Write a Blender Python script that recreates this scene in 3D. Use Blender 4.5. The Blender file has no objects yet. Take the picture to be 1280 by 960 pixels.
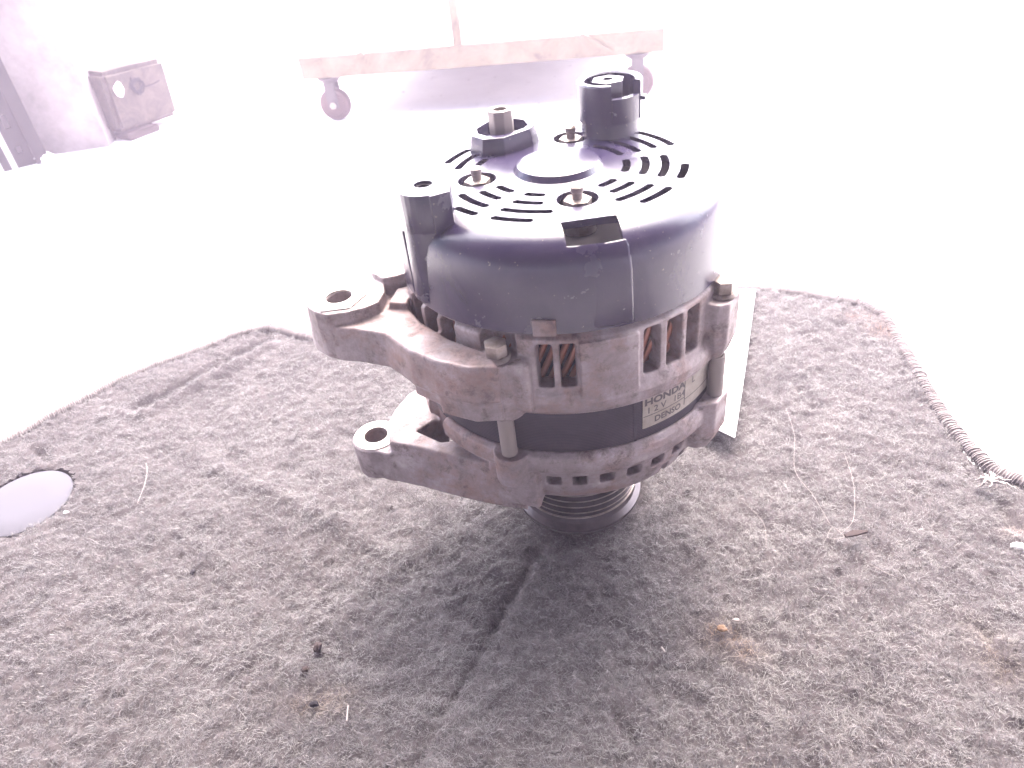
import bpy, bmesh, math, random
import numpy as np
from mathutils import Vector, Matrix
random.seed(4); RNG = np.random.default_rng(11)
R = math.radians; pi = math.pi
S = 0.001                                   # the model is laid out in millimetres
sc = bpy.context.scene
col = sc.collection

# ------------------------------------------------------------------ camera
cd = bpy.data.cameras.new('camera'); cam = bpy.data.objects.new('camera', cd); col.objects.link(cam)
FW = Vector((-0.0820001, 0.8002046, -0.5940947)); RT = Vector((0.9947005, 0.0286136, -0.0987532)); UP = Vector((0.0620236, 0.5990441, 0.7983103))
m = Matrix((RT, UP, -FW)).transposed().to_4x4(); m.translation = Vector((0, -0.26253, 0.26785))
cam.matrix_world = m
cd.sensor_width = 36; cd.lens = 36 * 900 / 1280; cd.clip_start = 0.01; cd.clip_end = 200
cd.dof.use_dof = True; cd.dof.focus_distance = 0.30; cd.dof.aperture_fstop = 22
sc.camera = cam
# ------------------------------------------------------------------ light
SUN_EL, SUN_AZ = 58, 14                      # bright overcast glare from behind the alternator
w = bpy.data.worlds.new('World'); sc.world = w; w.use_nodes = True
nt = w.node_tree
sky = nt.nodes.new('ShaderNodeTexSky'); sky.sky_type = 'NISHITA'; sky.sun_disc = False
sky.sun_elevation = R(SUN_EL); sky.sun_rotation = R(SUN_AZ); sky.dust_density = 6.0; sky.air_density = 0.8; sky.ozone_density = 0.2
bg = nt.nodes['Background']; bg.inputs['Strength'].default_value = 0.08
nt.links.new(sky.outputs[0], bg.inputs['Color'])
sl = bpy.data.lights.new('sun', 'SUN'); sun = bpy.data.objects.new('sun', sl); col.objects.link(sun)
sl.energy = 1.5; sl.angle = R(124); sl.color = (1.0, 0.96, 0.95)
d = Vector((math.sin(R(SUN_AZ)) * math.cos(R(SUN_EL)), math.cos(R(SUN_AZ)) * math.cos(R(SUN_EL)), math.sin(R(SUN_EL))))
sun.rotation_euler = d.to_track_quat('Z', 'Y').to_euler(); sun.location = d * 5
vs = sc.view_settings
sc.display_settings.display_device = 'sRGB'
vs.view_transform = 'Standard'; vs.look = 'None'; vs.gamma = 1; vs.use_curve_mapping = False
vs.exposure = 3.78
sc.cycles.use_denoising = True
sc.cycles.max_bounces = 8
sc.cycles.volume_bounces = 1

# ------------------------------------------------------------------ helpers
def mat(name, base=(.5, .5, .5), rough=.5, metal=0., spec=.5, fn=None):
    M = bpy.data.materials.new(name); M.use_nodes = True
    b = M.node_tree.nodes['Principled BSDF']
    b.inputs['Base Color'].default_value = (*base, 1); b.inputs['Roughness'].default_value = rough
    b.inputs['Metallic'].default_value = metal; b.inputs['Specular IOR Level'].default_value = spec
    if fn: fn(M.node_tree, b)
    return M
def N(t, kind, **kw):
    n = t.nodes.new(kind)
    for k, v in kw.items():
        if k in n.inputs: n.inputs[k].default_value = v
        else: setattr(n, k, v)
    return n
def noise(t, scale, detail=6, rough=.6, dist=0.):
    tc = t.nodes.get('tc') or N(t, 'ShaderNodeTexCoord'); tc.name = 'tc'
    n = N(t, 'ShaderNodeTexNoise'); n.inputs['Scale'].default_value = scale; n.inputs['Detail'].default_value = detail
    n.inputs['Roughness'].default_value = rough; n.inputs['Distortion'].default_value = dist
    t.links.new(tc.outputs['Object'], n.inputs['Vector'])
    return n.outputs['Fac']
def ramp(t, fac, stops):
    r = N(t, 'ShaderNodeValToRGB'); e = r.color_ramp.elements
    while len(e) < len(stops): e.new(.5)
    for el, (p, c) in zip(e, stops):
        el.position = p; el.color = (*c, 1) if len(c) == 3 else c
    t.links.new(fac, r.inputs['Fac']); return r.outputs['Color']
def mix(t, fac, a, b, mode='MIX'):
    n = N(t, 'ShaderNodeMix'); n.data_type = 'RGBA'; n.blend_type = mode
    for s, v in ((0, fac), (6, a), (7, b)):
        if hasattr(v, 'is_output') or hasattr(v, 'links'): t.links.new(v, n.inputs[s])
        else: n.inputs[s].default_value = v if s == 0 else (*v, 1)
    return n.outputs[2]
def bump(t, b, h, strength, dist):
    n = N(t, 'ShaderNodeBump'); n.inputs['Strength'].default_value = strength; n.inputs['Distance'].default_value = dist
    t.links.new(h, n.inputs['Height']); t.links.new(n.outputs['Normal'], b.inputs['Normal'])

def tag(o, label=None, cat=None, group=None, kind=None):
    if label: o['label'] = label
    if cat: o['category'] = cat
    if group: o['group'] = group
    if kind: o['kind'] = kind
    return o
def empty(name, loc=(0, 0, 0)):
    o = bpy.data.objects.new(name, None); col.objects.link(o); o.location = Vector(loc) * S; o.empty_display_size = .02
    return o
def add(name, bm, material, parent=None, smooth=35, matrix=True):
    """a bmesh in millimetres becomes one mesh object in metres"""
    me = bpy.data.meshes.new(name)
    if isinstance(bm, bmesh.types.BMesh):
        bmesh.ops.recalc_face_normals(bm, faces=bm.faces) if smooth != 'keep' else None
        bmesh.ops.scale(bm, vec=(S, S, S), verts=bm.verts); bm.to_mesh(me); bm.free()
    else: me = bm; me.name = name
    o = bpy.data.objects.new(name, me); col.objects.link(o)
    if material: me.materials.clear(); me.materials.append(material)
    if smooth:
        me.polygons.foreach_set('use_smooth', [True] * len(me.polygons))
        me.set_sharp_from_angle(angle=R(smooth if smooth != 'keep' else 60))
    if parent:
        o.parent = parent
        o.matrix_parent_inverse = Matrix.Translation(-parent.location)
    return o
def lathe(prof, seg=96, a0=0., a1=360., cx=0, cy=0, bm=None):
    """closed profile (r, z) turned about z; a full turn or a closed wedge"""
    bm = bm or bmesh.new(); full = abs(a1 - a0) >= 360
    n = seg if full else seg + 1; rings = []
    for i in range(n):
        a = R(a0 + (a1 - a0) * i / seg); c, s = math.cos(a), math.sin(a)
        rings.append([bm.verts.new((cx + r * c, cy + r * s, z)) for r, z in prof])
    k = len(prof)
    for i in range(seg):
        A, B = rings[i], rings[(i + 1) % n]
        for j in range(k):
            q = [A[j], B[j], B[(j + 1) % k], A[(j + 1) % k]]
            if prof[j][0] == 0 and prof[(j + 1) % k][0] == 0: continue
            bm.faces.new(q)
    if not full:
        bm.faces.new(rings[0]); bm.faces.new(rings[-1][::-1])
    bmesh.ops.remove_doubles(bm, verts=bm.verts, dist=1e-4)
    return bm
def prism(pts, z0, z1, bm=None, top=None, bevel=0):
    """polygon pts extruded from z0 to z1 (top: another outline for the upper edge)"""
    own = bmesh.new(); top = top or pts
    lo = [own.verts.new((x, y, z0)) for x, y in pts]; hi = [own.verts.new((x, y, z1)) for x, y in top]
    own.faces.new(lo[::-1]); own.faces.new(hi); n = len(pts)
    for i in range(n): own.faces.new((lo[i], lo[(i + 1) % n], hi[(i + 1) % n], hi[i]))
    bmesh.ops.recalc_face_normals(own, faces=own.faces)
    if bevel: bmesh.ops.bevel(own, geom=own.edges[:], offset=bevel, segments=2, affect='EDGES', profile=.6)
    return merge(bm, own)
def merge(bm, own):
    if bm is None: return own
    me = bpy.data.meshes.new('tmp'); own.to_mesh(me); own.free(); bm.from_mesh(me); bpy.data.meshes.remove(me); return bm
def circle(cx, cy, r, n=24, a0=0): return [(cx + r * math.cos(2 * pi * i / n + a0), cy + r * math.sin(2 * pi * i / n + a0)) for i in range(n)]
def tube(path, rad, n=8, bm=None, cap=True):
    bm = bm or bmesh.new(); P = [Vector(p) for p in path]; rings = []; prev = None
    rad = rad if isinstance(rad, (list, tuple)) else [rad] * len(P)
    for i, p in enumerate(P):
        t = (P[min(i + 1, len(P) - 1)] - P[max(i - 1, 0)]).normalized()
        if prev is None: prev = t.orthogonal().normalized()
        u = (prev - t * prev.dot(t)).normalized(); v = t.cross(u); prev = u
        rings.append([bm.verts.new(p + (u * math.cos(2 * pi * k / n) + v * math.sin(2 * pi * k / n)) * rad[i]) for k in range(n)])
    for a, b in zip(rings, rings[1:]):
        for k in range(n): bm.faces.new((a[k], a[(k + 1) % n], b[(k + 1) % n], b[k]))
    if cap: bm.faces.new(rings[0][::-1]); bm.faces.new(rings[-1])
    return bm
def box(c, s, rz=0, bm=None, bevel=0, tilt=None):
    own = bmesh.new(); bmesh.ops.create_cube(own, size=1)
    M = Matrix.Translation(c) @ Matrix.Rotation(rz, 4, 'Z') @ (tilt or Matrix()) @ Matrix.Diagonal((*s, 1))
    bmesh.ops.transform(own, matrix=M, verts=own.verts)
    if bevel: bmesh.ops.bevel(own, geom=own.edges[:], offset=bevel, segments=2, affect='EDGES')
    return merge(bm, own)
def wedge(r0, r1, a0, a1, z0, z1, seg=10, bm=None, bevel=0):
    own = lathe([(r0, z0), (r1, z0), (r1, z1), (r0, z1)], seg, a0, a1)
    bmesh.ops.recalc_face_normals(own, faces=own.faces)
    if bevel:
        es = [e for e in own.edges if len(e.link_faces) == 2 and e.calc_face_angle() > R(40)]
        bmesh.ops.bevel(own, geom=es, offset=bevel, segments=2, affect='EDGES', profile=.6)
    return merge(bm, own)
def to_obj(bm):
    bmesh.ops.recalc_face_normals(bm, faces=bm.faces)
    me = bpy.data.meshes.new('tmp'); bm.to_mesh(me); bm.free(); o = bpy.data.objects.new('tmp', me); col.objects.link(o); return o
def baked(o):
    dg = bpy.context.evaluated_depsgraph_get(); dg.update()
    me = bpy.data.meshes.new_from_object(o.evaluated_get(dg)); return me
def drop(o):
    me = o.data; bpy.data.objects.remove(o); bpy.data.meshes.remove(me)
def difference(bm, cut):
    a, b = to_obj(bm), to_obj(cut)
    md = a.modifiers.new('b', 'BOOLEAN'); md.operation = 'DIFFERENCE'; md.object = b; md.solver = 'EXACT'; md.use_self = True
    me = baked(a); drop(a); drop(b); out = bmesh.new(); out.from_mesh(me); bpy.data.meshes.remove(me); return out
def fused(bm, voxel, it=4, fac=.5):
    """fuse overlapping solids into one cast surface with soft fillets"""
    a = to_obj(bm)
    md = a.modifiers.new('r', 'REMESH'); md.mode = 'VOXEL'; md.voxel_size = voxel
    if it:
        s = a.modifiers.new('s', 'SMOOTH'); s.factor = fac; s.iterations = it
    me = baked(a); drop(a); out = bmesh.new(); out.from_mesh(me); bpy.data.meshes.remove(me); return out
def hexpts(cx, cy, r, a0=0): return circle(cx, cy, r, 6, a0)

class VN:
    """smooth value noise on a lattice"""
    def __init__(s, seed): s.g = np.random.default_rng(seed).random((257, 257))
    def __call__(s, x, y, wl):
        u, v = np.asarray(x) / wl + 100, np.asarray(y) / wl + 100
        i, j = np.floor(u).astype(int), np.floor(v).astype(int); fu, fv = u - i, v - j
        fu, fv = fu * fu * (3 - 2 * fu), fv * fv * (3 - 2 * fv); g = s.g
        i0, i1, j0, j1 = i % 256, (i + 1) % 256, j % 256, (j + 1) % 256
        return (g[i0, j0] * (1 - fu) + g[i1, j0] * fu) * (1 - fv) + (g[i0, j1] * (1 - fu) + g[i1, j1] * fu) * fv - .5

# ------------------------------------------------------------------ materials
def f_concrete(t, b):
    c = ramp(t, noise(t, 9, 8, .65), [(.3, (.52, .51, .52)), (.7, (.62, .61, .62))])
    c2 = ramp(t, noise(t, 60, 5, .7), [(.28, (.34, .32, .34)), (.36, (1, 1, 1))])
    t.links.new(mix(t, .8, c, c2, 'MULTIPLY'), b.inputs['Base Color'])
    bump(t, b, noise(t, 220, 4, .7), .25, .001)
M_CONC = mat('concrete', rough=.75, fn=f_concrete)
def f_plastic(t, b):
    dust = noise(t, 38, 8, .7, .6)
    c = ramp(t, dust, [(.35, (.016, .011, .038)), (.62, (.026, .019, .050)), (.80, (.055, .044, .072))])
    sp = ramp(t, noise(t, 700, 3, .5), [(.70, (0, 0, 0)), (.76, (1, 1, 1))])
    t.links.new(mix(t, sp, c, (.13, .11, .11)), b.inputs['Base Color'])
    rr = ramp(t, noise(t, 90, 6, .6), [(.3, (.24, .24, .24)), (.7, (.28, .28, .28))]); t.links.new(rr, b.inputs['Roughness'])
    bump(t, b, noise(t, 1500, 3, .6), .12, .0003)
M_PLAST = mat('black_plastic', fn=f_plastic, spec=.65)
def f_cast(t, b):
    g = ramp(t, noise(t, 70, 9, .75, .1), [(.32, (.15, .118, .124)), (.52, (.265, .220, .228)), (.70, (.41, .36, .372))])
    rust = ramp(t, noise(t, 30, 8, .75, .2), [(.46, (0, 0, 0)), (.66, (.8, .8, .8))])
    c = mix(t, rust, g, (.225, .122, .098))
    grime = ramp(t, noise(t, 120, 8, .8, .2), [(.52, (0, 0, 0)), (.66, (.9, .9, .9))])
    c = mix(t, grime, c, (.085, .06, .058))
    t.links.new(c, b.inputs['Base Color'])
    rr = ramp(t, noise(t, 120, 5, .6), [(.3, (.40, .40, .40)), (.7, (.62, .62, .62))]); t.links.new(rr, b.inputs['Roughness'])
    bump(t, b, noise(t, 900, 4, .7), .35, .0004)
M_CAST = mat('cast_aluminium', metal=.25, fn=f_cast)
def f_core(t, b):
    tc = N(t, 'ShaderNodeTexCoord'); wv = N(t, 'ShaderNodeTexWave'); wv.bands_direction = 'Z'; wv.inputs['Scale'].default_value = 420
    t.links.new(tc.outputs['Object'], wv.inputs['Vector'])
    c = ramp(t, noise(t, 45, 7, .7, .5), [(.35, (.018, .014, .026)), (.6, (.034, .028, .042)), (.85, (.08, .068, .075))])
    t.links.new(c, b.inputs['Base Color']); bump(t, b, wv.outputs['Fac'], .25, .0002)
M_CORE = mat('laminated_steel', rough=.5, metal=.3, fn=f_core)
M_COPPER = mat('copper_wire', (.22, .085, .055), .35, .6)
M_DARK = mat('dark_inside', (.016, .013, .020), .7, spec=.2)  # near-black, so the openings look unlit inside
def f_steel(t, b):
    c = ramp(t, noise(t, 120, 6, .7), [(.35, (.19, .145, .125)), (.65, (.40, .35, .33))]); t.links.new(c, b.inputs['Base Color'])
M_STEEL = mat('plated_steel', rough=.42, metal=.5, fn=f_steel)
M_LITMACH = mat('lit_machined', (.50, .46, .43), .38, .45)  # lighter than the castings, to carry the strong light on the ear tops
M_TUBE = mat('spacer_steel', (.24, .205, .195), .5, .3)
def f_pulley(t, b):
    c = ramp(t, noise(t, 70, 6, .7), [(.35, (.035, .028, .033)), (.7, (.08, .066, .072))]); t.links.new(c, b.inputs['Base Color'])
M_PULL = mat('pulley_steel', rough=.30, metal=.55, fn=f_pulley)
def f_label(t, b):
    c = ramp(t, noise(t, 90, 7, .7), [(.32, (.17, .14, .115)), (.6, (.31, .275, .24)), (.8, (.38, .345, .31))]); t.links.new(c, b.inputs['Base Color'])
M_LABEL = mat('label_film', rough=.45, fn=f_label)
M_INK = mat('label_ink', (.05, .04, .045), .5)
M_CARD = mat('white_card', (.80, .79, .80), .6)
def f_matbase(t, b):
    c = ramp(t, noise(t, 40, 6, .6), [(.3, (.05, .043, .047)), (.7, (.085, .074, .078))]); t.links.new(c, b.inputs['Base Color'])
M_MATB = mat('mat_backing', rough=.95, spec=.1, fn=f_matbase)
def f_pile(t, b):
    a = N(t, 'ShaderNodeAttribute'); a.attribute_name = 'tint'
    t.links.new(a.outputs['Color'], b.inputs['Base Color'])
    tr = N(t, 'ShaderNodeBsdfTranslucent'); t.links.new(a.outputs['Color'], tr.inputs['Color'])
    mx = N(t, 'ShaderNodeMixShader'); mx.inputs[0].default_value = .45
    out = t.nodes['Material Output']
    t.links.new(b.outputs[0], mx.inputs[1]); t.links.new(tr.outputs[0], mx.inputs[2]); t.links.new(mx.outputs[0], out.inputs[0])
M_PILE = mat('carpet_pile', rough=.40, spec=.8, fn=f_pile)
M_STITCH = mat('edge_yarn', (.18, .158, .16), .9, spec=.15)
M_DISC = mat('grey_rubber', (.085, .083, .10), .95, spec=.08)
def f_cream(t, b):
    c = ramp(t, noise(t, 22, 8, .7, .6), [(.30, (.050, .033, .022)), (.46, (.135, .104, .068)), (.68, (.19, .155, .104))]); t.links.new(c, b.inputs['Base Color'])
M_CREAM = mat('dirty_cream_paint', rough=.6, fn=f_cream)
M_DECK = mat('pale_board', (.40, .37, .35), .6)
M_CASTER = mat('caster_steel', (.06, .05, .055), .5, .4)
M_WHEEL = mat('caster_rubber', (.075, .042, .042), .7)
M_WALL = mat('white_wall_paint', (.72, .70, .71), .8, fn=lambda t, b: t.links.new(ramp(t, noise(t, 18, 7, .7), [(.3, (.13, .112, .112)), (.6, (.235, .21, .21))]), b.inputs['Base Color']))
def f_block(t, b):
    c = ramp(t, noise(t, 45, 8, .75, .8), [(.34, (.012, .008, .006)), (.5, (.036, .025, .019)), (.72, (.070, .052, .042))]); t.links.new(c, b.inputs['Base Color'])
    bump(t, b, noise(t, 260, 5, .7), .5, .002)
M_BLOCK = mat('weathered_stone', rough=.85, fn=f_block)
M_STRUT = mat('galvanised_steel', (.013, .010, .012), .6, spec=.3)
M_WIRE = mat('dark_wire', (.02, .018, .022), .9, spec=.1)
M_RUST = mat('rusty_flake', (.13, .075, .045), .85)
M_THREAD = mat('pale_thread', (.25, .22, .215), .8)
M_BROWN = mat('dry_leaf', (.035, .024, .024), .8, spec=.2)
M_PEB = mat('grey_pebble', (.30, .28, .28), .85)
M_CHIP = mat('plaster_white', (.78, .76, .76), .8)

# ------------------------------------------------------------------ setting
bm = bmesh.new(); bmesh.ops.create_grid(bm, x_segments=2, y_segments=2, size=6000)
bmesh.ops.translate(bm, vec=(0, 0, -10), verts=bm.verts)
tag(add('concrete_floor', bm, M_CONC, smooth=0), kind='structure')

# unseen slab added overhead: the near part of the mat lies deeper in its shade
RZ, RY = 600, 25
tag(add('shade_slab', box((0, RY - 1500, RZ + 20), (4200, 3000, 40)), M_STRUT, smooth=0), kind='structure')

# ------------------------------------------------------------------ floor mat
OUT = [(-486.0, -30.5), (-421.9, 20.2), (-361.6, 71.9), (-337.6, 102.2), (-311.9, 133.3), (-272.0, 163.8), (-242.5, 184.5), (-228.2, 188.3), (-212.1, 184.9), (-187.3, 171.1), (-144.2, 160.6), (-66.6, 171.8), (45.0, 193.4), (89.9, 198.4), (124.5, 198.2), (162.6, 184.8), (190.3, 169.8), (201.4, 158.9), (205.7, 144.9), (203.9, 111.4), (200.2, 49.4), (203.0, 10.6), (211.5, -2.8), (235.6, -25.9), (260.3, -72.7), (263.1, -153.0), (247.3, -280.4), (-431.6, -285.3)]
def catmull(P, n=6):
    Q = []
    for i in range(len(P)):
        p0, p1, p2, p3 = (Vector(P[(i + k) % len(P)]) for k in (-1, 0, 1, 2))
        for k in range(n):
            t = k / n
            Q.append(.5 * (2 * p1 + (p2 - p0) * t + (2 * p0 - 5 * p1 + 4 * p2 - p3) * t * t + (3 * p1 - p0 - 3 * p2 + p3) * t ** 3))
    return Q
edge = [tuple(v) for v in catmull(OUT)]
EX = np.array(edge)
def inside(x, y):
    c = np.zeros(x.shape, bool); n = len(EX)
    for i in range(n):
        x1, y1 = EX[i]; x2, y2 = EX[(i + 1) % n]
        if y1 == y2: continue
        k = ((y1 > y) != (y2 > y)) & (x < (x2 - x1) * (y - y1) / (y2 - y1) + x1); c ^= k
    return c
def edge_dist(x, y):
    dm = np.full(x.shape, 1e9); n = len(EX)
    for i in range(n):
        a, b_ = EX[i], EX[(i + 1) % n]; ab = b_ - a
        t = np.clip(((x - a[0]) * ab[0] + (y - a[1]) * ab[1]) / (ab @ ab + 1e-9), 0, 1)
        dm = np.minimum(dm, np.hypot(x - a[0] - t * ab[0], y - a[1] - t * ab[1]))
    return dm
HOLE = (-313.9, 16.9, 26.3)
def seg_d(x, y, a, b):
    a, b = np.array(a, float), np.array(b, float); ab = b - a
    t = np.clip(((x - a[0]) * ab[0] + (y - a[1]) * ab[1]) / (ab @ ab), 0, 1)
    return np.hypot(x - a[0] - t * ab[0], y - a[1] - t * ab[1]), t
n1, n2, n3, n4, n5 = (VN(s) for s in (1, 2, 3, 4, 5))
def ground(x, y):
    z = 2.6 * n1(x, y, 70) + 1.4 * n2(x, y, 26)
    wob = 2 * n3(x, y, 22)
    u, v = .94 * x + .34 * y, -.34 * x + .94 * y
    z = z + 3.1 * n4(u / 1.3, v, 1.9) + 1.6 * n3(u / 1.2, v, 1.2) + 1.5 * n5(u / 1.4, v, 4.6)                 # tufts of the felt
    for a, b, wd, dp in (((-283.5, 99.6), (-220.0, 172.6), 4.5, -6.5), ((-276.1, 92.2), (-211.5, 164.8), 4.0, 3.4), ((-218.3, 44.3), (-123.9, -11.6), 5.0, 2.4), ((-123.9, -11.6), (-85.7, -36.9), 5.0, 2.4), ((-21.5, -33.6), (-40.2, -73.2), 9, -1.2), ((-21.5, -33.6), (-40.2, -73.2), 3.4, -4.4), ((-40.2, -73.2), (-67.0, -132.5), 9, -.6), ((-40.2, -73.2), (-67.0, -132.5), 2.6, -2.6), ((-334.0, 61.1), (-321.0, 52.7), 2.6, -4.0), ((9.6, -116.3), (15.4, -126.3), 2.5, -3.0), ((158.6, -83.2), (154.8, -107.8), 3.0, -2.2), ((197.6, -21.5), (196.8, -30.2), 4.0, -4.0)):
        dd, _ = seg_d(x + wob, y + wob, a, b); z = z + dp * np.exp(-(dd / wd) ** 2)
    r = np.hypot(x, y); z = z - 2.2 * np.exp(-(np.maximum(r - 27, 0) / 7) ** 2) * (r < 60)
    return z
mat_root = empty('floor_mat', (-60, -60, -10))
tag(mat_root, 'worn grey-brown carpet car mat with stitched edge lying under the alternator', 'mat')
# backing sheet: a grid clipped to the outline with a skirt
gx, gy = np.arange(EX[:, 0].min() - 2, EX[:, 0].max() + 2, 2.4), np.arange(EX[:, 1].min() - 2, EX[:, 1].max() + 2, 2.4)
bm = bmesh.new(); X, Y = np.meshgrid(gx, gy, indexing='ij')
ins = inside(X, Y) & (edge_dist(X, Y) > 2) & (np.hypot(X - HOLE[0], Y - HOLE[1]) > HOLE[2])
Z = ground(X, Y) - 1.0
V = {}
for i in range(len(gx)):
    for j in range(len(gy)):
        if ins[i, j]: V[i, j] = bm.verts.new((X[i, j], Y[i, j], Z[i, j]))
for i in range(len(gx) - 1):
    for j in range(len(gy) - 1):
        q = [(i, j), (i + 1, j), (i + 1, j + 1), (i, j + 1)]
        if all(k in V for k in q): bm.faces.new([V[k] for k in q])
ex = bmesh.ops.extrude_face_region(bm, geom=bm.faces[:])
for v in ex['geom']:
    if isinstance(v, bmesh.types.BMVert): v.co.z = -9.8
add('backing', bm, M_MATB, mat_root, smooth=60)
# rolled edge core under the stitching
k0 = 6 * 1; k1 = 6 * 25
path = [(x, y, -1.6 + .5 * math.sin(i * .7)) for i, (x, y) in enumerate(edge[k0:k1])]
add('edge_cord', tube(path, 3.0, 10), M_STITCH, mat_root, smooth=60)
# overlock stitches round the cord
P = np.array(path); L = np.concatenate([[0], np.cumsum(np.linalg.norm(np.diff(P, axis=0), axis=1))])
bm = bmesh.new(); s = 0.
while s < L[-1] - 1:
    p = np.array([np.interp(s, L, P[:, k]) for k in range(3)]); q = np.array([np.interp(min(s + 1, L[-1]), L, P[:, k]) for k in range(3)])
    t = (q - p) / (np.linalg.norm(q - p) + 1e-9); nrm = np.array([-t[1], t[0], 0])
    rr = 3.2 + random.uniform(-.3, .6); sl_ = random.uniform(.9, 1.9); pts = []
    for k in range(8):
        a = R(-60 + 250 * k / 7); pts.append(tuple(p + nrm * math.cos(a) * -rr + np.array([0, 0, 1]) * math.sin(a) * rr + t * (sl_ * (k / 7 - .5) * 2)))
    tube(pts, random.uniform(.35, .6), 5, bm, cap=False)
    s += random.uniform(1.0, 1.7)
tag(add('edge_stitching', bm, M_STITCH, mat_root, smooth=60), kind='stuff')
# the hole through the mat with a smooth grey plug set into it
prof = [(0, -9.7), (HOLE[2] - .7, -9.7), (HOLE[2] - .4, -1.8), (HOLE[2] - 1.6, -1.1), (12, -.7), (0, -.5)]
add('heel_plug', lathe(prof, 56, cx=HOLE[0], cy=HOLE[1]), M_DISC, mat_root, smooth=50)

def pile(n, name):
    # only what this corner of the mat shows, with a wide margin round it
    y = RNG.uniform(-215, EX[:, 1].max(), n); x = RNG.uniform(-1, 1, n) * (300 + (y + 215) * .62) - 30 - (y + 215) * .05
    keep = inside(x, y)
    keep &= np.hypot(x - HOLE[0], y - HOLE[1]) > HOLE[2] + .6
    x, y = x[keep], y[keep]; keep = edge_dist(x, y) > 2.6
    keep &= np.hypot(x, y) > 22
    x, y = x[keep], y[keep]; n = len(x)
    z = ground(x, y)
    clump = n2(x, y, 6.5) + .6 * n4(x, y, 3.1)
    big = n5(x, y, 42)
    ang = 2 * pi * (1.1 * n3(x, y, 60) + .9 * n5(x, y, 9) + .28 * RNG.standard_normal(n)) - pi / 2
    lean = np.clip(1.12 + .5 * n4(x, y, 8) + .25 * RNG.standard_normal(n), .3, 1.5)
    ln = (2.2 + 1.2 * clump + .8 * RNG.standard_normal(n)).clip(.8, 6) * np.where(RNG.random(n) < .03, 1.9, 1)
    r = np.hypot(x, y); ln *= np.where((r < 34) | (np.hypot(x - HOLE[0], y - HOLE[1]) < HOLE[2] + 3), .5, 1)
    wd = RNG.uniform(.10, .20, n)
    dx, dy = np.cos(ang), np.sin(ang); px, py = -dy, dx
    tw = ang + pi / 2 + .5 * RNG.standard_normal(n); px, py = np.cos(tw), np.sin(tw)
    co = np.empty((n, 5, 3))
    def pt(f, k):
        h = lean * (.55 + .55 * f)
        return x + dx * ln * f * np.sin(h), y + dy * ln * f * np.sin(h), z - .8 + ln * f * np.cos(h) + .2
    for k, (f, wf, sg) in enumerate(((0, 1, 1), (0, 1, -1), (.55, .9, 1), (.55, .9, -1), (1, 0, 0))):
        a, b, c = pt(f, k); co[:, k, 0] = a + px * wd * wf * sg / 2; co[:, k, 1] = b + py * wd * wf * sg / 2; co[:, k, 2] = c
    me = bpy.data.meshes.new(name); me.vertices.add(n * 5); me.vertices.foreach_set('co', (co * S).astype(np.float32).ravel())
    base = (np.arange(n) * 5)[:, None]
    tri = (base + np.array([[0, 1, 3, 0, 3, 2, 2, 3, 4]])).reshape(-1)
    me.loops.add(n * 9); me.loops.foreach_set('vertex_index', tri.astype(np.int32))
    me.polygons.add(n * 3); me.polygons.foreach_set('loop_start', np.arange(0, n * 9, 3, dtype=np.int32))
    # fibre colours: mixed grey-brown yarns, soiled and rust-stained patches
    v = (.132 + .03 * n1(x, y, 30) + .045 * RNG.standard_normal(n)).clip(.05, .5)
    rgb = np.stack([v * 1.02, v * .955, v * 1.0], -1)
    pale = RNG.random(n) < .05; rgb[pale] *= 1.35
    for (cx, cy, rx, ry, c, am) in ((55.5, -84.5, 11, 7, (.20, .115, .065), .45), (63.2, -93.7, 7, 5, (.26, .15, .09), .4), (-108.9, -108.5, 14, 6, (.22, .15, .10), .45), (201.2, 130.0, 12, 9, (.26, .13, .09), .5),
                                    (188.5, 147.5, 10, 6, (.24, .12, .09), .4), (155.7, -95.6, 8, 16, (.20, .14, .10), .35), (196.2, -25.9, 8, 6, (.06, .04, .04), .8), (197.2, -36.7, 9, 4, (.34, .28, .26), .6)):
        wgt = am * np.exp(-(((x - cx) / rx) ** 2 + ((y - cy) / ry) ** 2)) * (1.2 + 1.6 * n3(x, y, 4))
        wgt = wgt.clip(0, 1)[:, None]; rgb = rgb * (1 - wgt) + np.array(c) * wgt
    soft_shade = (np.exp(-((x + 22) / 26) ** 2 - ((y + 62) / 40) ** 2) * .35).clip(0, 1)[:, None]; rgb *= 1 - soft_shade  # painted shade: fibres darkened where the alternator's soft shadow falls
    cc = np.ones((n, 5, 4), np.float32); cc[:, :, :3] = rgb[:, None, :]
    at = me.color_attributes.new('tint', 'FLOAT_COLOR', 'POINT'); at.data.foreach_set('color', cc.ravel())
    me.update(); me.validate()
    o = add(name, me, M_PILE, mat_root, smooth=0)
    return tag(o, kind='stuff')
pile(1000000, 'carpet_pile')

# ------------------------------------------------------------------ alternator
alt = empty('alternator', (0, 0, 0))
tag(alt, 'used car alternator with black plastic rear cover standing on its pulley on the mat', 'alternator')
def part(name, bm, m_, parent=None, smooth=35): return add(name, bm, m_, parent or alt, smooth)
def pol(r, a): return (r * math.cos(R(a)), r * math.sin(R(a)))

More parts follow.
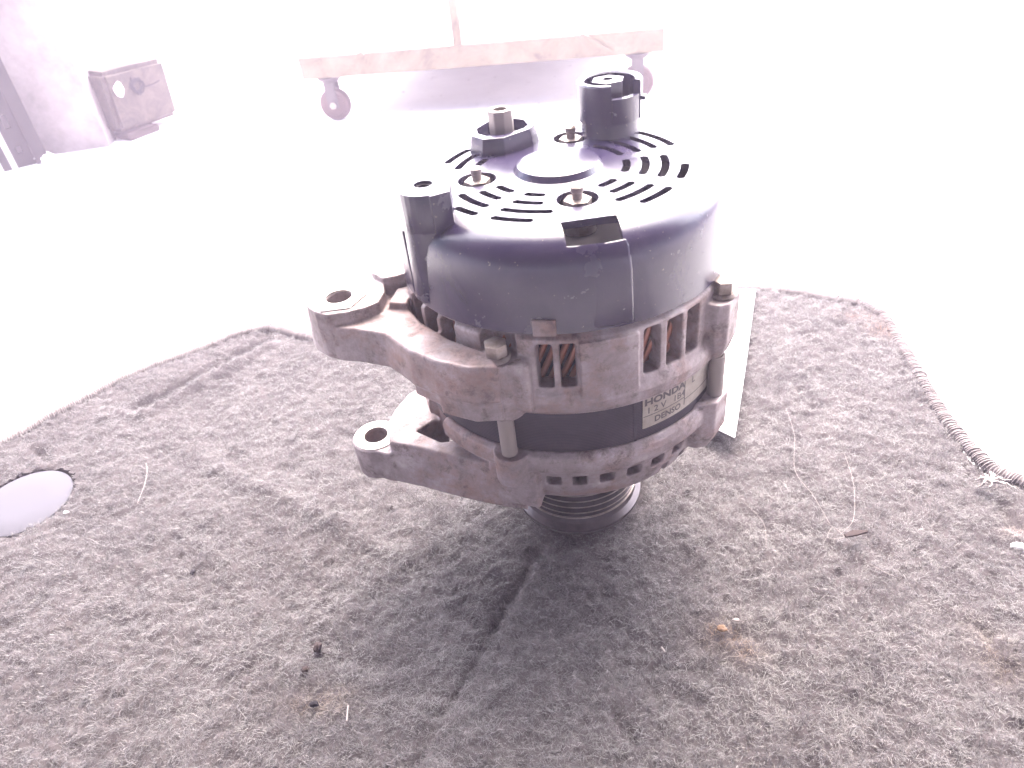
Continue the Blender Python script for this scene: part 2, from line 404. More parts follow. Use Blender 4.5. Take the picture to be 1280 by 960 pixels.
# rear cover: a thin turned shell, slots and openings cut through
shell = [(0, 174.3), (13.8, 174.3), (15.2, 173.9), (15.9, 172.8), (16.6, 171.8), (18.4, 171.4), (48.4, 171.4), (52.4, 170.8), (56.2, 169.2), (59.2, 166.8), (61.2, 163.4), (62.1, 159), (62.5, 153), (63.2, 138.9),
         (61.0, 138.9), (60.4, 153), (60, 158.4), (59.2, 162), (57.4, 164.8), (55, 166.8), (51.6, 168.2), (48, 168.8), (0, 168.8)]
cut = bmesh.new()
def slot(p, q, wd):
    """a slot bent round the axis between two points of the top"""
    r0, a0 = math.hypot(*p), math.atan2(p[1], p[0]); r1, a1 = math.hypot(*q), math.atan2(q[1], q[0])
    da = (a1 - a0 + pi) % (2 * pi) - pi; n = 8; mid = []
    for i in range(n + 1):
        f = i / n; mid.append(((r0 + (r1 - r0) * f), a0 + da * f))
    e = .9 / ((r0 + r1) / 2) * (1 if da > 0 else -1)
    inn = [((r - wd / 2) * math.cos(a), (r - wd / 2) * math.sin(a)) for r, a in mid]; out = [((r + wd / 2) * math.cos(a), (r + wd / 2) * math.sin(a)) for r, a in mid]
    cs = [(mid[0][0] * math.cos(mid[0][1] - e), mid[0][0] * math.sin(mid[0][1] - e))]; ce = [(mid[-1][0] * math.cos(mid[-1][1] + e), mid[-1][0] * math.sin(mid[-1][1] + e))]
    prism(cs + inn + ce + out[::-1], 150, 190, cut)
def sl(r, a0, a1, wd=3.0): slot(pol(r, a0), pol(r, a1), wd)
RG = (25.3, 32.2, 39.2, 46.0)
for k, groups in enumerate((((-20.5, 4.5), (19, 54), (-55.5, -40), (-117, -102.5), (-148, -131)),
                            ((-23.5, 6.5), (18.3, 47.5), (-56.5, -38.5), (-118.5, -101), (-148, -130.5), (150.5, 161)),
                            ((-25, 5), (19, 46.7), (-61, -37), (-119.5, -94.5), (-152.5, -129.5), (146, 168)),
                            ((-25, -9), (18, 44), (-54.5, -36.6), (-119, -102), (-140, -128), (141, 160)))):
    for a0, a1 in groups: sl(RG[k], a0, a1, (2.9, 2.9, 3.0, 3.0)[k])
NUTS = [(-30, -4.8), (5.9, -30.2), (6.0, 33.0)]
for cx, cy in NUTS: prism(circle(cx, cy, 7.2, 28), 150, 190, cut)
box((9.4, -52.2, 172), (18, 10.4, 16), R(8), cut)                                                 # window in the shoulder
cover = difference(lathe(shell, 128), cut)
part('rear_cover', cover, M_PLAST, smooth=28)
rc = alt.children[-1] if alt.children else None
rc = [o for o in bpy.data.objects if o.name == 'rear_cover'][0]
# raised pad under the window, pillar under the terminal, small lugs
pad = bmesh.new()
pp = [(62.2, 139.2), (63.75, 139.2), (63.1, 150), (62.65, 158), (61.8, 162.3), (60.1, 166.0), (58.2, 168.0), (57.8, 166.4), (59.4, 163), (60.4, 156)]
pad = lathe(pp, 14, -90, -69.5); bmesh.ops.recalc_face_normals(pad, faces=pad.faces)
es = [e for e in pad.edges if len(e.link_faces) == 2 and e.calc_face_angle() > R(50)]
bmesh.ops.bevel(pad, geom=es, offset=1.3, segments=4, affect='EDGES', profile=.5)
for v in pad.verts:
    a = (math.degrees(math.atan2(v.co.y, v.co.x)) + 90) / 21; k = 1 - (1 - min(1, max(0, a))) ** 2 * .022
    v.co.x *= k; v.co.y *= k
part('cover_pad', pad, M_PLAST, rc, 50)
pil = prism(circle(-45.0, -31.4, 9.8, 32), 141, 174.4, top=circle(-44.8, -32.4, 9.0, 32), bevel=0); part('terminal_pillar', pil, M_PLAST, rc, 40)
lip = wedge(61.6, 64.0, -158, -149, 140.5, 166, 6, bevel=.5); part('side_rib', lip, M_PLAST, rc, 40)
b = lathe([(0, 158.5), (58, 158.5), (58, 160), (0, 160)], 64); part('dark_inner_plate', b, M_DARK)  # near-black sheet put in for the shade inside the cover
# stud nuts in their wells
for i, (cx, cy) in enumerate(NUTS):
    n_ = prism(hexpts(cx, cy, 5.0, .2 + i), 163, 171.4, bevel=.5)
    lathe([(0, 160.2), (6.0, 160.2), (6.0, 164), (0, 164)], 20, cx=cx, cy=cy, bm=n_)
    nut = part('terminal_nut', n_, M_STEEL)
    part('stud', lathe([(0, 164), (1.8, 164), (1.8, 173.6), (2.2, 174.0), (2.2, 175.6), (1.4, 176.2), (0, 176.2)], 14, cx=cx, cy=cy), M_STEEL, nut)
# battery terminal boss: round back, flat flanged front
bx_, by_ = -44.8, -33.2
pts = [(bx_ + 8.8 * math.cos(R(a)), by_ + 8.8 * math.sin(R(a))) for a in range(20, 286, 14)] + [(bx_ + 3.0, by_ - 8.6), (bx_ + 3.4, by_ - 9.6), (bx_ + 9.6, by_ - 6.4), (bx_ + 9.0, by_ + 2)]
bo = difference(prism(pts, 168, 181.4, bevel=.35), prism(circle(bx_ - .3, by_ + 1.8, 3.2, 20), 174, 200))
boss = part('terminal_boss', bo, M_PLAST, smooth=30)
part('terminal_bush', lathe([(2.1, 174.2), (3.1, 174.2), (3.1, 180.4), (2.1, 180.4)], 20, cx=bx_ - .3, cy=by_ + 1.8), M_DARK, boss)
# socket frame with its stud
fr = [(-34.6, 34.6), (-33.4, 25.6), (-28.6, 20.0), (-20.4, 19.8), (-10.4, 28.0), (-8.2, 33.2), (-10.6, 43), (-18, 49.0), (-29.2, 45.4)]
cxm, cym = sum(p[0] for p in fr) / 9, sum(p[1] for p in fr) / 9
inn = [(cxm + (x - cxm) * .80, cym + (y - cym) * .74) for x, y in fr]; low = [(cxm + (x - cxm) * 1.12, cym + (y - cym) * 1.1) for x, y in fr]
so = difference(prism(low, 170.6, 178.0, top=fr, bevel=.5), prism(inn, 173.4, 190))
sock = part('socket_frame', so, M_PLAST, smooth=30)
part('socket_stud', difference(prism(circle(-21.6, 32.6, 5.2, 8, .3), 173.2, 185.4, bevel=.5), prism(circle(-21.6, 32.6, 2.8, 16), 180, 195)), M_TUBE, sock)
# round plug connector
CX, CY = 22.4, 38.0
con = lathe([(0, 170.2), (12.6, 170.2), (11.9, 172), (11.7, 179.5), (0, 179.5)], 48, cx=CX, cy=CY)
plug = part('plug_connector', con, M_PLAST)
sh = lathe([(10.0, 177), (13.0, 177), (13.0, 191), (12.5, 191.7), (10.7, 191.7), (10.0, 191.1)], 44, -28, 268, CX, CY); part('plug_shell', sh, M_PLAST, plug)
sh = lathe([(10.2, 177), (12.7, 177), (12.7, 186.6), (10.2, 186.6)], 14, -90, -30, CX, CY); part('plug_latch', sh, M_PLAST, plug)
cr = difference(prism(hexpts(CX - .6, CY + .8, 7.0, .35), 177, 191.2, bevel=.5), prism(circle(CX - .6, CY + 1.2, 2.1, 16), 187, 200)); part('plug_core', cr, M_PLAST, plug)
part('plug_catch', box((CX + 12.8, CY - 3.5, 184.4), (2.4, 3.4, 1.4), R(-20), bevel=.2), M_PLAST, plug)

# rear frame (upper casting)
prof = [(52, 107.2), (61.4, 107.2), (61.4, 105.5), (64.0, 105.5), (65.0, 106.8), (65.2, 111.0), (64.2, 114.0), (63.4, 115.4), (63.4, 136.4), (61.2, 138.2), (60.2, 142), (56.5, 142), (56.5, 115.4), (52, 113.4)]
cut = bmesh.new()
def pocket(a0, a1, z0, z1, slant=0):
    wedge(50, 75, a0, a1, z0, z1, 6, cut)
for a0, a1 in ((-157, -147.6), (-145.2, -137.4), (-135.6, -129)): pocket(a0, a1, 117.4, 137.2)
for a0, a1 in ((-100.4, -95.2), (-93.2, -88.1)): pocket(a0, a1, 117.0, 134.8)
for a0, a1 in ((-66.4, -60.4), (-57.8, -51.4), (-49.2, -43)): pocket(a0, a1, 116.4, 135.2)
for a0 in range(-20, 190, 11):
    if not (60 < a0 < 84 or 140 < a0 < 160): pocket(a0, a0 + 7.5, 117, 135)
BOLT = (-112.4, -31, 72, 156)
bx1, by1 = pol(65.0, BOLT[0])
prism(circle(bx1, by1, 7.2, 24), 129.5, 150, cut)
fb = difference(lathe(prof, 180), cut)
for a in BOLT:                                                                    # bolt bosses
    x, y = pol(64.2, a)
    if a == BOLT[1]:
        ux, uy = pol(1, a); vx, vy = -uy, ux
        q = [(x + ux * i + vx * j, y + uy * i + vy * j) for i, j in ((-6, -8.4), (2.6, -8.6), (6.0, -5.4), (6.4, 4.5), (4.2, 8), (-6, 8))]
        q2 = [(x + ux * i + vx * j, y + uy * i + vy * j) for i, j in ((-6, -6), (2.0, -5.5), (3.6, -3.5), (4.2, 3.5), (2.5, 6), (-6, 6))]
        prism(q, 115, 132.2, fb, bevel=.8); prism(q2, 107.5, 115.4, fb, top=q)
    else:
        xx, yy = pol(63.2 if a == BOLT[0] else 64.2, a)
        prism(circle(xx, yy, 7.4, 24), 105.0, 129.0 if a == BOLT[0] else 135, fb)
wedge(58, 67.6, -123, -102, 108.4, 129.0, 10, fb, bevel=1.2)
wedge(61.5, 64.9, -87, -68.6, 112, 135.6, 10, fb)                                    # solid panel between the openings
# mounting arm: outer wall line, filled in to the ring
wall = [(-102.5, -22.5), (-99.8, -27.6), (-93.6, -33.4), (-86.4, -37), (-80, -38.2), (-67.6, -43.2), (-62.4, -48.6), (-56.6, -55.4), (-46.6, -63.0), (-34, -68.9), (-24, -69.2)]
ins_ = [(-26, -61), (-42, -49), (-54, -36), (-61, -24), (-62, -6), (-66, -4), (-82, -8), (-93, -11), (-99.8, -15.5)]
tp = [(x * .99, y * .99 + .4) for x, y in wall]
prism(wall + ins_, 116.0, 131.0, fb, top=tp + ins_, bevel=.7)
prism([(-47, -62), (-34, -68.2), (-24, -68.2), (-25, -60), (-42, -50)], 107.5, 117, fb, bevel=.6)
prism([(-57, -54), (-46.5, -62), (-42, -50), (-50, -44)], 111, 117, fb, bevel=.5)
padp = [(-100.6, -22), (-98.9, -27), (-94.5, -32), (-89, -35), (-81.5, -34), (-75, -31.5), (-70.5, -28), (-69.5, -20), (-72, -9), (-82.5, -10), (-93.8, -12.6), (-98.8, -17)]
prism(padp, 117, 136.2, fb, bevel=.5)
prism([(-77, -8), (-75, -3), (-60, 3), (-58, -9), (-66, -13), (-71, -14)], 117, 138.6, fb, bevel=.8)      # rear rib
prism([(-70, -28), (-68, -14), (-60, -12), (-60, -28)], 117, 134, fb, top=[(-67.5, -25), (-66, -14), (-60, -12), (-60, -27)], bevel=.5)
HX, HY = -86.9, -22.8
bmesh.ops.recalc_face_normals(fb, faces=fb.faces)
hole = prism(circle(HX, HY, 5.0, 32), 90, 170)
fb = fused(difference(fb, hole), .5, 3, .5)
rf = part('rear_frame', fb, M_CAST, smooth=60)
# steel bush with a hex outline let into the ear
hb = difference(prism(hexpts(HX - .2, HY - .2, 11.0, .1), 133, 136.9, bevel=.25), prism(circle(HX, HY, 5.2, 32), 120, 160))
part('hex_bush', hb, M_LITMACH, rf, 30)
# stator winding seen through the openings: slanted copper turns
bm = bmesh.new()
for i in range(96):
    a = 360 / 96 * i; pth = []
    for k in range(7):
        f = k / 6; aa = a + 9 * f; rr = 56.2 + 1.6 * math.sin(pi * f); pth.append((*pol(rr, aa), 115.5 + 21 * f))
    tube(pth, 1.15, 6, bm)
tag(part('stator_winding', bm, M_COPPER, rf, 60), kind='stuff')
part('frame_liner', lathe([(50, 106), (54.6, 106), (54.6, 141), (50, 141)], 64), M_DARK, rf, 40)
part('skirt_tab', wedge(62.9, 63.9, -100.5, -93.4, 138.4, 144.6, 6, bevel=.3), M_CAST, rc, 30)

# stator core
core = lathe([(50, 83.4), (62.1, 83.4), (62.4, 83.8), (62.4, 106), (50, 106)], 160)
cr_ = part('stator_core', core, M_CORE, smooth=40)
for a in (-69.0, -148, -20, 60, 130): part('core_seam', wedge(62.0, 62.75, a - .5, a + .5, 84.4, 105.9, 2), M_CORE, cr_)
# rating label wrapped round the core
LA0, LA1, RL = -66.2, -27.0, 62.52
lab = wedge(RL - .1, RL + .12, LA0, LA1, 90.8, 105.8, 30); label = part('rating_label', lab, M_LABEL, cr_)
def curved_text(body, a0, z0, h, wscale, bold, name='lettering'):
    cu = bpy.data.curves.new('t', 'FONT'); cu.body = body; cu.size = 1; cu.offset = bold; cu.resolution_u = 3
    o = bpy.data.objects.new('t', cu); col.objects.link(o); me = baked(o); bpy.data.objects.remove(o); bpy.data.curves.remove(cu)
    bm = bmesh.new(); bm.from_mesh(me); bpy.data.meshes.remove(me)
    bmesh.ops.triangulate(bm, faces=bm.faces[:])
    for _ in range(1): bmesh.ops.subdivide_edges(bm, edges=[e for e in bm.edges if e.calc_length() > .25], cuts=2)
    k = h / .72
    for v in bm.verts:
        a = R(a0) + v.co.x * k * wscale / RL; z = z0 + v.co.y * k; v.co = Vector(((RL + .16) * math.cos(a), (RL + .16) * math.sin(a), z))
    return part(name, bm, M_INK, label, 0)
def bar(a0, a1, z0, z1): return part('print_line', wedge(RL + .10, RL + .15, a0, a1, z0, z1, max(2, int(abs(a1 - a0)))), M_INK, label, 0)
curved_text('HONDA', -65.6, 101.4, 2.9, 1.28, .045)
curved_text('1 2 V   1B4', -64.8, 97.4, 2.8, 1.05, .014)
bar(LA0 + .2, -48.0, 96.2, 96.5); bar(-48.0, -47.6, 92.5, 105.6); bar(-47.5, -32, 95.0, 95.3)
curved_text('DENSO', -61.6, 92.4, 2.7, 1.05, .03)
curved_text('L', -44.0, 100.5, 3.0, 1, .01)

# drive frame (lower casting)
prof = [(52, 84.6), (61.6, 84.6), (61.8, 86.2), (63.2, 86.4), (65.0, 84.6), (65.5, 81.4), (65.2, 77.6), (62.6, 75.4), (60.9, 72), (59.4, 64.4), (57.6, 58.4), (55.6, 55.8), (50, 54.2), (30, 53.2), (24, 51.8), (24, 55.2), (30, 56.6), (50, 58), (53, 60), (54.8, 72), (55.2, 78), (52, 80)]
cut = bmesh.new()
for a0 in (-101.7, -91.9, -81.6, -71.0, -60.6, -50, -40): wedge(50, 72, a0, a0 + 5.8, 65.8, 71.4, 4, cut)
for a0 in range(-10, 200, 10): wedge(50, 72, a0, a0 + 6, 62, 71.4, 4, cut)
for a0 in (-57, -46.6, -36.6): wedge(52, 72, a0 + 3.0, a0 + 6.6, 50, 63, 4, cut)
fb = difference(lathe(prof, 180), cut)
for a in BOLT:
    x, y = pol(64.2, a)
    if a == BOLT[1]:
        ux, uy = pol(1, a); vx, vy = -uy, ux
        q = [(x + ux * i + vx * j, y + uy * i + vy * j) for i, j in ((-6, -12), (0, -10), (4.6, -6), (5.6, 4), (3.6, 8), (-6, 9))]
        q2 = [(x + ux * i + vx * j, y + uy * i + vy * j) for i, j in ((-8, -8), (-2, -7), (1, -4), (2, 3), (0, 6), (-8, 6))]
        prism(q, 71, 87.6, fb, bevel=.7); prism(q2, 62, 71.5, fb, top=q)
    else: prism(circle(*pol(63.4, a), 7.0, 24), 72, 85.6, fb)
wedge(54.5, 64.0, -123, -103.6, 56, 78, 8, fb, bevel=1.5)
x0, y0 = pol(64.2, -36.5)
# lower arm with its ear and the triangular pocket
lw = [(-78, -38.8), (-66, -43), (-54, -48.2), (-42, -53), (-30, -57), (-20, -59.4)]
li = [(-23, -54), (-41, -44), (-54, -28), (-60, -6), (-68.4, 3), (-74.5, -3), (-79, -14), (-81, -24)]
lt = [(x + .3, y + 2.8) for x, y in lw]
prism(lw + li, 52.8, 73.4, fb, top=lt + li, bevel=.6)
LX, LY = -86.6, -25.0
earp = [(LX + 10.6 * math.cos(R(a)), LY + 10.6 * math.sin(R(a))) for a in range(60, 281, 20)] + [(-80, -37.6), (-72, -38), (-70, -22), (-78, -14)]
prism(earp, 51.6, 68.0, fb, bevel=.7)
cut = prism(circle(LX, LY, 5.0, 32), 30, 110)
prism([(-66.8, -30), (-60, -23.4), (-57, -23.6), (-47.4, -34.4), (-48, -36.8), (-55.2, -38)], 57.5, 100, cut)
fb = fused(difference(fb, cut), .5, 3, .5)
part('drive_frame', fb, M_CAST, smooth=60)
dfr = bpy.data.objects['drive_frame']
part('ear_face', lathe([(5.3, 66.5), (9.6, 66.5), (9.6, 68.5), (5.3, 68.5)], 40, cx=LX, cy=LY), M_LITMACH, dfr, 30)  # ring added in lighter metal so the ear top looks strongly lit
# through bolts with spacer tubes
for a in BOLT:
    rr = 65.0 if a == BOLT[0] else 65.6
    x, y = pol(rr, a); z = 129.2 if a == BOLT[0] else 132.4
    bb = lathe([(0, z), (4.9, z), (5.1, z + .6), (4.4, z + 1.6), (0, z + 1.6)], 28, cx=x, cy=y)
    prism(hexpts(x, y, 4.2, .52 + R(a)), z + 1.2, z + 6.2, bb, bevel=.4)
    hd = part('through_bolt', bb, M_STEEL)
    part('spacer_tube', lathe([(2.2, 83.5), (3.1, 83.5), (3.1, 106), (2.2, 106)], 20, cx=x, cy=y), M_TUBE, hd)
# pulley
pr = [(0, 53), (0, 1.2), (22, 1.2), (27, 2.2), (30.8, 4.6), (31.5, 6.6), (31.3, 7.8), (30.4, 8.4), (28.8, 9.6), (28.0, 11.6), (27.8, 13)]
z = 13.2
for i in range(6): pr += [(28.6, z + .15), (24.4, z + 1.6), (24.4, z + 2.0), (28.6, z + 3.45)]; z += 3.7
pr += [(28.2, z + .5), (30.0, z + 1.8), (30.0, z + 3.0), (26, z + 4), (20, z + 5), (20, 53)]
pul = part('pulley', lathe(pr, 96), M_PULL, smooth=24)
for i in range(7):                                                                # worn crests between the grooves, brightened to stand in for edge highlights
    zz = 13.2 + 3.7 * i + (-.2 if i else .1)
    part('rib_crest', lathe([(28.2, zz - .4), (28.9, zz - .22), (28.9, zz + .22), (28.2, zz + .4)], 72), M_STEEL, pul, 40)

# ------------------------------------------------------------------ white card behind the alternator
pts = [(76.4, 33.2), (83.4, 25.6), (106, 98), (132, 184), (66, 196), (42, 130), (26, 84)]
bm = bmesh.new()
lo = [bm.verts.new((x, y, 4.6 + 5.0 * max(0, (100 - y) / 75) ** 1.3)) for x, y in pts]; hi = [bm.verts.new((v.co.x, v.co.y, v.co.z + .7)) for v in lo]
bm.faces.new(lo[::-1]); bm.faces.new(hi)
for i in range(len(pts)): bm.faces.new((lo[i], lo[(i + 1) % 7], hi[(i + 1) % 7], hi[i]))
bmesh.ops.triangulate(bm, faces=[f for f in bm.faces if len(f.verts) > 4])
tag(add('card_sheet', bm, M_CARD, smooth=0), 'blank white card lying on the mat behind the alternator', 'card')

# ------------------------------------------------------------------ trolley in the background
F = -10.0
A = Vector((-332, 744)); B = Vector((140, 704)); D_ = (B - A).normalized(); ang = math.atan2(D_.y, D_.x); Nn = Vector((-D_.y, D_.x)); LB = (B - A).length
trol = empty('trolley', (A.x, A.y, F)); tag(trol, 'low platform trolley with dirty cream frame on small casters beyond the mat', 'trolley')
zb, zt = 47.8, 74.8
mid = (A + B) / 2
def tp_(u, v, z): p = A + D_ * u + Nn * v; return Vector((p.x, p.y, z))
add('front_beam', box(tp_(LB / 2, 5, (zb + zt) / 2), (LB, 12, zt - zb), ang, bevel=1), M_CREAM, trol, 30)
add('rear_shade_board', box(tp_(LB / 2, 415, 32.5), (LB, 12, 84.4), ang, bevel=1), M_CREAM, trol, 30)  # unseen board, carried to the floor to keep light from under the platform
add('platform', box(tp_(LB / 2, 210, zt - 3), (LB - 4, 396, 6), ang, bevel=.6), M_DECK, trol, 30)
add('upright_post', box(tp_(LB * .455, 6, zt + 100), (11, 11, 200.4), ang, bevel=.6), M_CREAM, trol, 30)
for u, s_ in ((72, 1), (LB - 84, -1)): add('brace', box(tp_(u, -2.2, 64), (44, 4.2, 6), ang, tilt=Matrix.Rotation(R(-32 * s_), 4, 'Y'), bevel=.4), M_CREAM, trol, 30)
for u, v in ((32, 14), (LB - 32, 14), (32, 405), (LB - 32, 405)):
    c = tp_(u, v, 0); WR = 21.0
    ct = add('caster', lathe([(0, 40), (10, 40), (16, 44), (18, 47.7), (0, 47.7)], 24, cx=c.x, cy=c.y), M_CASTER, trol, 30)
    for s_ in (-1, 1): add('caster_fork', box(c + Vector((Nn.x, Nn.y, 0)) * 9.6 * s_ + Vector((0, 0, 25)), (15, 2.0, 35), ang, bevel=.5), M_CASTER, ct, 30)
    MX = Matrix.Translation(c + Vector((0, 0, F + WR))) @ Matrix.Rotation(ang, 4, 'Z') @ Matrix.Rotation(R(90), 4, 'X')
    wl = lathe([(0, -8), (14, -8), (15, -6), (19.6, -6.4), (WR, -4), (WR, 4), (19.6, 6.4), (15, 6), (14, 8), (0, 8)], 40)
    bmesh.ops.transform(wl, matrix=MX, verts=wl.verts); whl = add('wheel', wl, M_WHEEL, ct, 30)
    ax = lathe([(0, -12.5), (4.6, -12.5), (4.6, 12.5), (0, 12.5)], 6); bmesh.ops.transform(ax, matrix=MX, verts=ax.verts)
    add('axle_bolt', ax, M_STEEL, whl, 30)

# ------------------------------------------------------------------ wall corner, upright and block on the left
wl = [(-745, 696), (-690, 714), (-622, 727), (-680, 1000), (-880, 1000), (-880, 696)]
tag(add('wall', prism(wl, F, 420, bevel=1.0), M_WALL, smooth=30), 'whitewashed wall corner beside the slotted steel upright', 'wall')
ux0 = Vector((-746, 661)); ud = Vector((.78, .62)).normalized(); un = Vector((ud.y, -ud.x))
def up_(a, b): p = ux0 + ud * a + un * b; return (p.x, p.y)
st = prism([up_(6, 12), up_(62, 12), up_(62, -7), up_(59, -7), up_(59, 9), up_(9, 9), up_(9, -7), up_(6, -7)], F, 400)
cut = bmesh.new()
for k in range(12):
    z = 8 + k * 32; prism([up_(30.5, 18), up_(37, 18), up_(37, 5), up_(30.5, 5)], z, z + (17 if k % 2 else 9), cut)
st = difference(st, cut)
so_ = add('slotted_upright', st, M_STRUT, smooth=30); tag(so_, 'tall grey slotted steel upright standing against the white wall', 'steel upright')
add('guide_rail', prism([up_(16, 15), up_(23, 15), up_(23, 12.1), up_(16, 12.1)], F, 400), M_DECK, so_, 30)
add('edge_flange', prism([up_(46, 20), up_(62, 20), up_(62, 12.1), up_(46, 12.1)], F, 400), M_STRUT, so_, 30)
blk = empty('stone_block', (-611, 803, F)); tag(blk, 'squarish weathered brown block with one white patch standing by the wall corner', 'block')
tilt = Matrix.Rotation(R(2), 4, 'X') @ Matrix.Rotation(R(3), 4, 'Y')
bb = box((-611, 803, 40), (104, 66, 80), R(64), bevel=6, tilt=tilt)
bmesh.ops.subdivide_edges(bb, edges=bb.edges[:], cuts=3, use_grid_fill=True)
for v in bb.verts: v.co += Vector((random.uniform(-.5, .5), random.uniform(-.5, .5), random.uniform(-.5, .5)))
add('block_body', bb, M_BLOCK, blk, 50)
tag(add('brick_chip', box((-600, 772, -5), (50, 36, 9.6), R(60), bevel=1.4), M_BROWN, smooth=30), 'dark brick fragment wedged under the weathered block', 'brick fragment')
bm = bmesh.new(); pw = []
ctr = Vector((-581.5, 782, 54)); e1 = Vector((math.cos(R(67)), math.sin(R(67)), 0))
for k in range(60):
    a = k * .75; rr = 5 + 8 * random.random(); pw.append(ctr + e1 * (rr * math.cos(a)) + Vector((random.uniform(0, 2), 0, rr * math.sin(a))))
for k in range(8): pw.append(ctr + e1 * (8 + k * 4.5) + Vector((1, 0, -4 - k * .8 + .12 * k * k)))
tag(add('wire_tangle', tube(pw, .8, 5), M_WIRE, smooth=60), 'small tangle of dark wire stuck on the face of the weathered block', 'wire')
def lump(name, c, r, squash, material, label, cat, seed, group=None):
    bm = bmesh.new(); bmesh.ops.create_icosphere(bm, subdivisions=3, radius=1); rg = random.Random(seed)
    off = Vector((rg.random() * 50, rg.random() * 50, rg.random() * 50))
    from mathutils import noise as mn
    for v in bm.verts:
        k = 1 + .45 * mn.noise(v.co * 1.4 + off) + .2 * mn.noise(v.co * 4 + off); v.co = Vector((v.co.x * r[0], v.co.y * r[1], v.co.z * r[2])) * k + Vector(c)
    return tag(add(name, bm, material, smooth=50), label, cat, group)
lump('white_patch', (-593.5, 757, 56), (4, 9.5, 8.5), 1, M_CHIP, 'x', 'x', 9)
o = bpy.data.objects['white_patch']; o.parent = blk; o.matrix_parent_inverse = Matrix.Translation(-blk.location); del o['label']; del o['category']
lump('plaster_lump', (-690, 684, -5), (13, 8, 6), 1, M_CHIP, 'larger white plaster lump at the foot of the slotted upright', 'plaster', 1)
lump('plaster_flake', (-673, 680, -6), (13, 6, 5), 1, M_CHIP, 'white plaster flake lying at the foot of the white wall', 'plaster', 2)
lump('pebble', (-663, 603, -7.5), (7, 5, 3), 1, M_PEB, 'lone grey pebble on the bright concrete before the upright', 'pebble', 3)

# ------------------------------------------------------------------ bits lying on the mat
def thread(name, pts, r, label, material=M_THREAD, cat='thread', group=None):
    P = [Vector((x, y, float(ground(np.array([x]), np.array([y]))[0]) * .5 + h - 1.6)) for x, y, h in pts]; out = []
    for i in range(len(P) - 1):
        p0, p1, p2, p3 = P[max(i - 1, 0)], P[i], P[i + 1], P[min(i + 2, len(P) - 1)]
        for k in range(6):
            t = k / 6; out.append(.5 * (2 * p1 + (p2 - p0) * t + (2 * p0 - 5 * p1 + 4 * p2 - p3) * t * t + (3 * p1 - p0 - 3 * p2 + p3) * t ** 3))
    out.append(P[-1]); return tag(add(name, tube(out, r, 5), material, smooth=60), label, cat, group)
thread('curved_hair', [(-248.7, 38.5, 5), (-243.4, 29.3, 5.5), (-240.3, 18.9, 5.5), (-239.0, 6.4, 5)], .15, 'short bow-shaped pale hair lying on the mat near the grey plug')
thread('loose_thread', [(118.3, 55.4, 5), (116.0, 31.1, 6), (109.5, 6.2, 5.5), (112.7, -12.8, 6), (114.9, -30.3, 5.5)], .09, 'long wavy pale thread on the mat leading to the leaf scrap')
thread('loose_thread', [(136.9, 16.3, 5), (134.8, -1.7, 6), (130.8, -17.2, 5.5), (125.0, -30.3, 6), (117.6, -36.8, 5)], .09, 'thin kinked thread running past the leaf scrap on the mat')
thread('loose_thread', [(113.8, -30.3, 5.5), (118.5, -38.9, 6), (111.4, -38.9, 6.2), (115.7, -33.5, 6), (120.4, -41.1, 5)], .10, 'knotted end of pale fluff beside the leaf scrap')
thread('loose_thread', [(124.7, -53.9, 5), (129.3, -60.3, 6), (133.2, -62.4, 5.5)], .10, 'short curl of pale thread on the mat before the leaf scrap')
thread('loose_thread', [(79.9, -13.9, 5.5), (85.5, -28.1, 6), (82.9, -43.3, 5)], .08, 'faint straight pale hair on the mat right of the pulley')
thread('straw_bit', [(-95.8, -112.5, 5), (-94.5, -119.6, 6)], .32, 'tiny pale straw bit on the mat beside the brown crumbs')
thread('straw_bit', [(29.6, -91.8, 5.5), (30.6, -94.8, 6)], .32, 'tiny white speck of straw on the mat beside the rust stain')
bm = bmesh.new(); base = Vector((195.4, -9.7, 5))
lf = prism([(117.9, -39.1), (122.6, -37.1), (128.2, -37.4), (128.8, -38.4), (122.9, -40.2), (118.3, -40.8)], 5.6, 6.6, bevel=.2)
tag(add('leaf_scrap', lf, M_BROWN, smooth=30), 'dark narrow leaf scrap lying among pale threads on the mat', 'leaf')
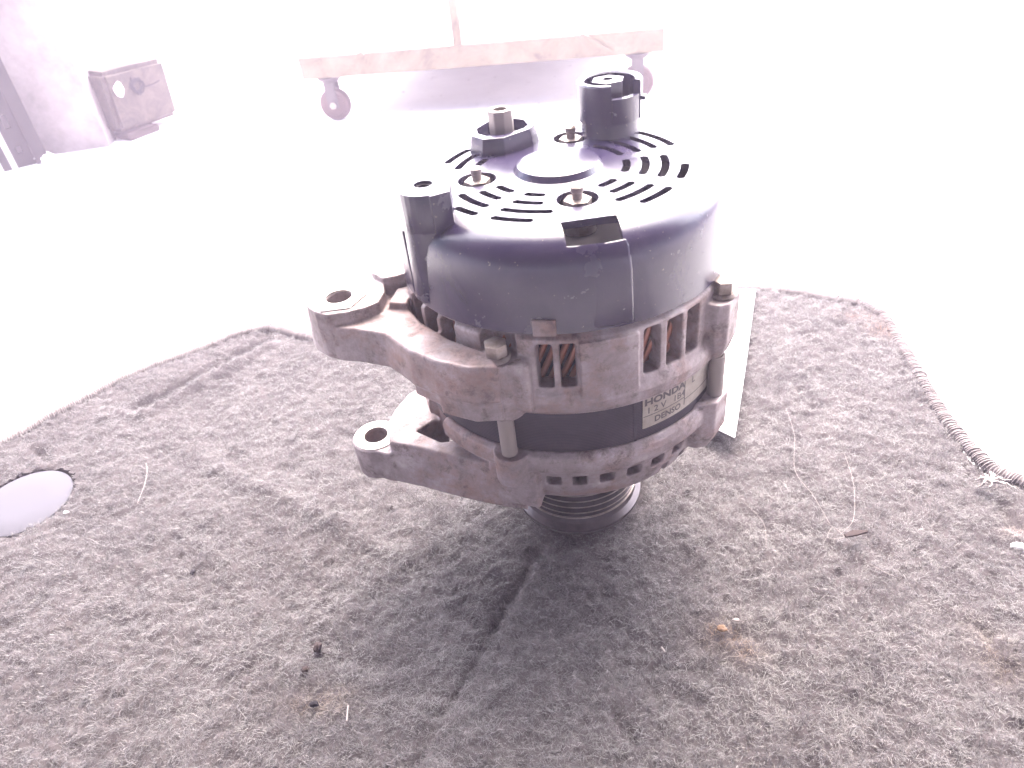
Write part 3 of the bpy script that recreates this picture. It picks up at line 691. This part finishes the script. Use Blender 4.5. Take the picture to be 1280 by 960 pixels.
# frayed yarn tuft at the right edge of the mat
bm = bmesh.new(); rg = random.Random(3)
for k in range(22):
    a = rg.uniform(-2.9, 2.9) + pi; ln = rg.uniform(4, 11) * (1.7 if k % 5 == 0 else 1); pth = []
    for i in range(7):
        f = i / 6; pth.append(base + Vector((math.cos(a) * ln * f + rg.uniform(-1, 1), math.sin(a) * ln * f * .5 + rg.uniform(-.9, .9), 1.5 * math.sin(pi * f) + rg.uniform(-.3, .5) - 2 * f)))
    tube(pth, [.6, .55, .5, .45, .4, .3, .18], 5, bm)
tag(add('frayed_tuft', bm, M_THREAD, smooth=60), 'frayed tuft of pale yarn at the right stitched edge of the mat', 'yarn tuft')
for i, (x, y, r_, mm, lb, ct) in enumerate((
        (-115.5, -84.8, (1.7, 2.4, 1.6), M_BROWN, 'larger dark brown crumb on the mat above the brown stain', 'crumb'),
        (-119.0, -94.1, (1.6, 1.6, 1.2), M_BROWN, 'small brown crumb beside the larger brown crumb on the mat', 'crumb'),
        (-110.7, -110.5, (1.9, 1.2, .9), M_WIRE, 'black grit speck lying on the brown stain of the mat', 'grit'),
        (55.1, -83.9, (1.9, 1.5, .8), M_RUST, 'orange rust flake on the stained spot of the mat', 'rust flake'),
        (61.6, -79.8, (1.6, .8, .6), M_THREAD, 'pale chip beside the orange rust flake on the mat', 'chip'),
        (-190.0, -40.2, (1.3, 1.3, 1.1), M_WIRE, 'tiny round black speck on the plain left part of the mat', 'grit'),
        (191.5, -45.3, (3.0, 1.8, .9), M_CHIP, 'small white scrap on the mat near the frayed yarn tuft', 'scrap'),
        (-279.7, 4.1, (1.5, .9, .7), M_CHIP, 'tiny white chip on the mat next to the grey plug', 'chip'))):
    z = float(ground(np.array([x]), np.array([y]))[0]) + 2.2
    lump(ct.replace(' ', '_'), (x, y, z), r_, 1, mm, lb, ct, 20 + i)

# ------------------------------------------------------------------ thin volume added to stand in for veiling lens glare
hz = box((0, 0, -260), (12400, 12400, 1500)); 
M_VEIL = bpy.data.materials.new('glare_veil'); M_VEIL.use_nodes = True; t = M_VEIL.node_tree; t.nodes.clear()
ho = t.nodes.new('ShaderNodeOutputMaterial'); pv = t.nodes.new('ShaderNodeVolumePrincipled')
pv.inputs['Color'].default_value = (.90, .79, 1.0, 1); pv.inputs['Density'].default_value = .075; pv.inputs['Anisotropy'].default_value = .3
t.links.new(pv.outputs[0], ho.inputs['Volume'])
hz = add('glare_volume', hz, M_VEIL, smooth=0); tag(hz, kind='stuff')
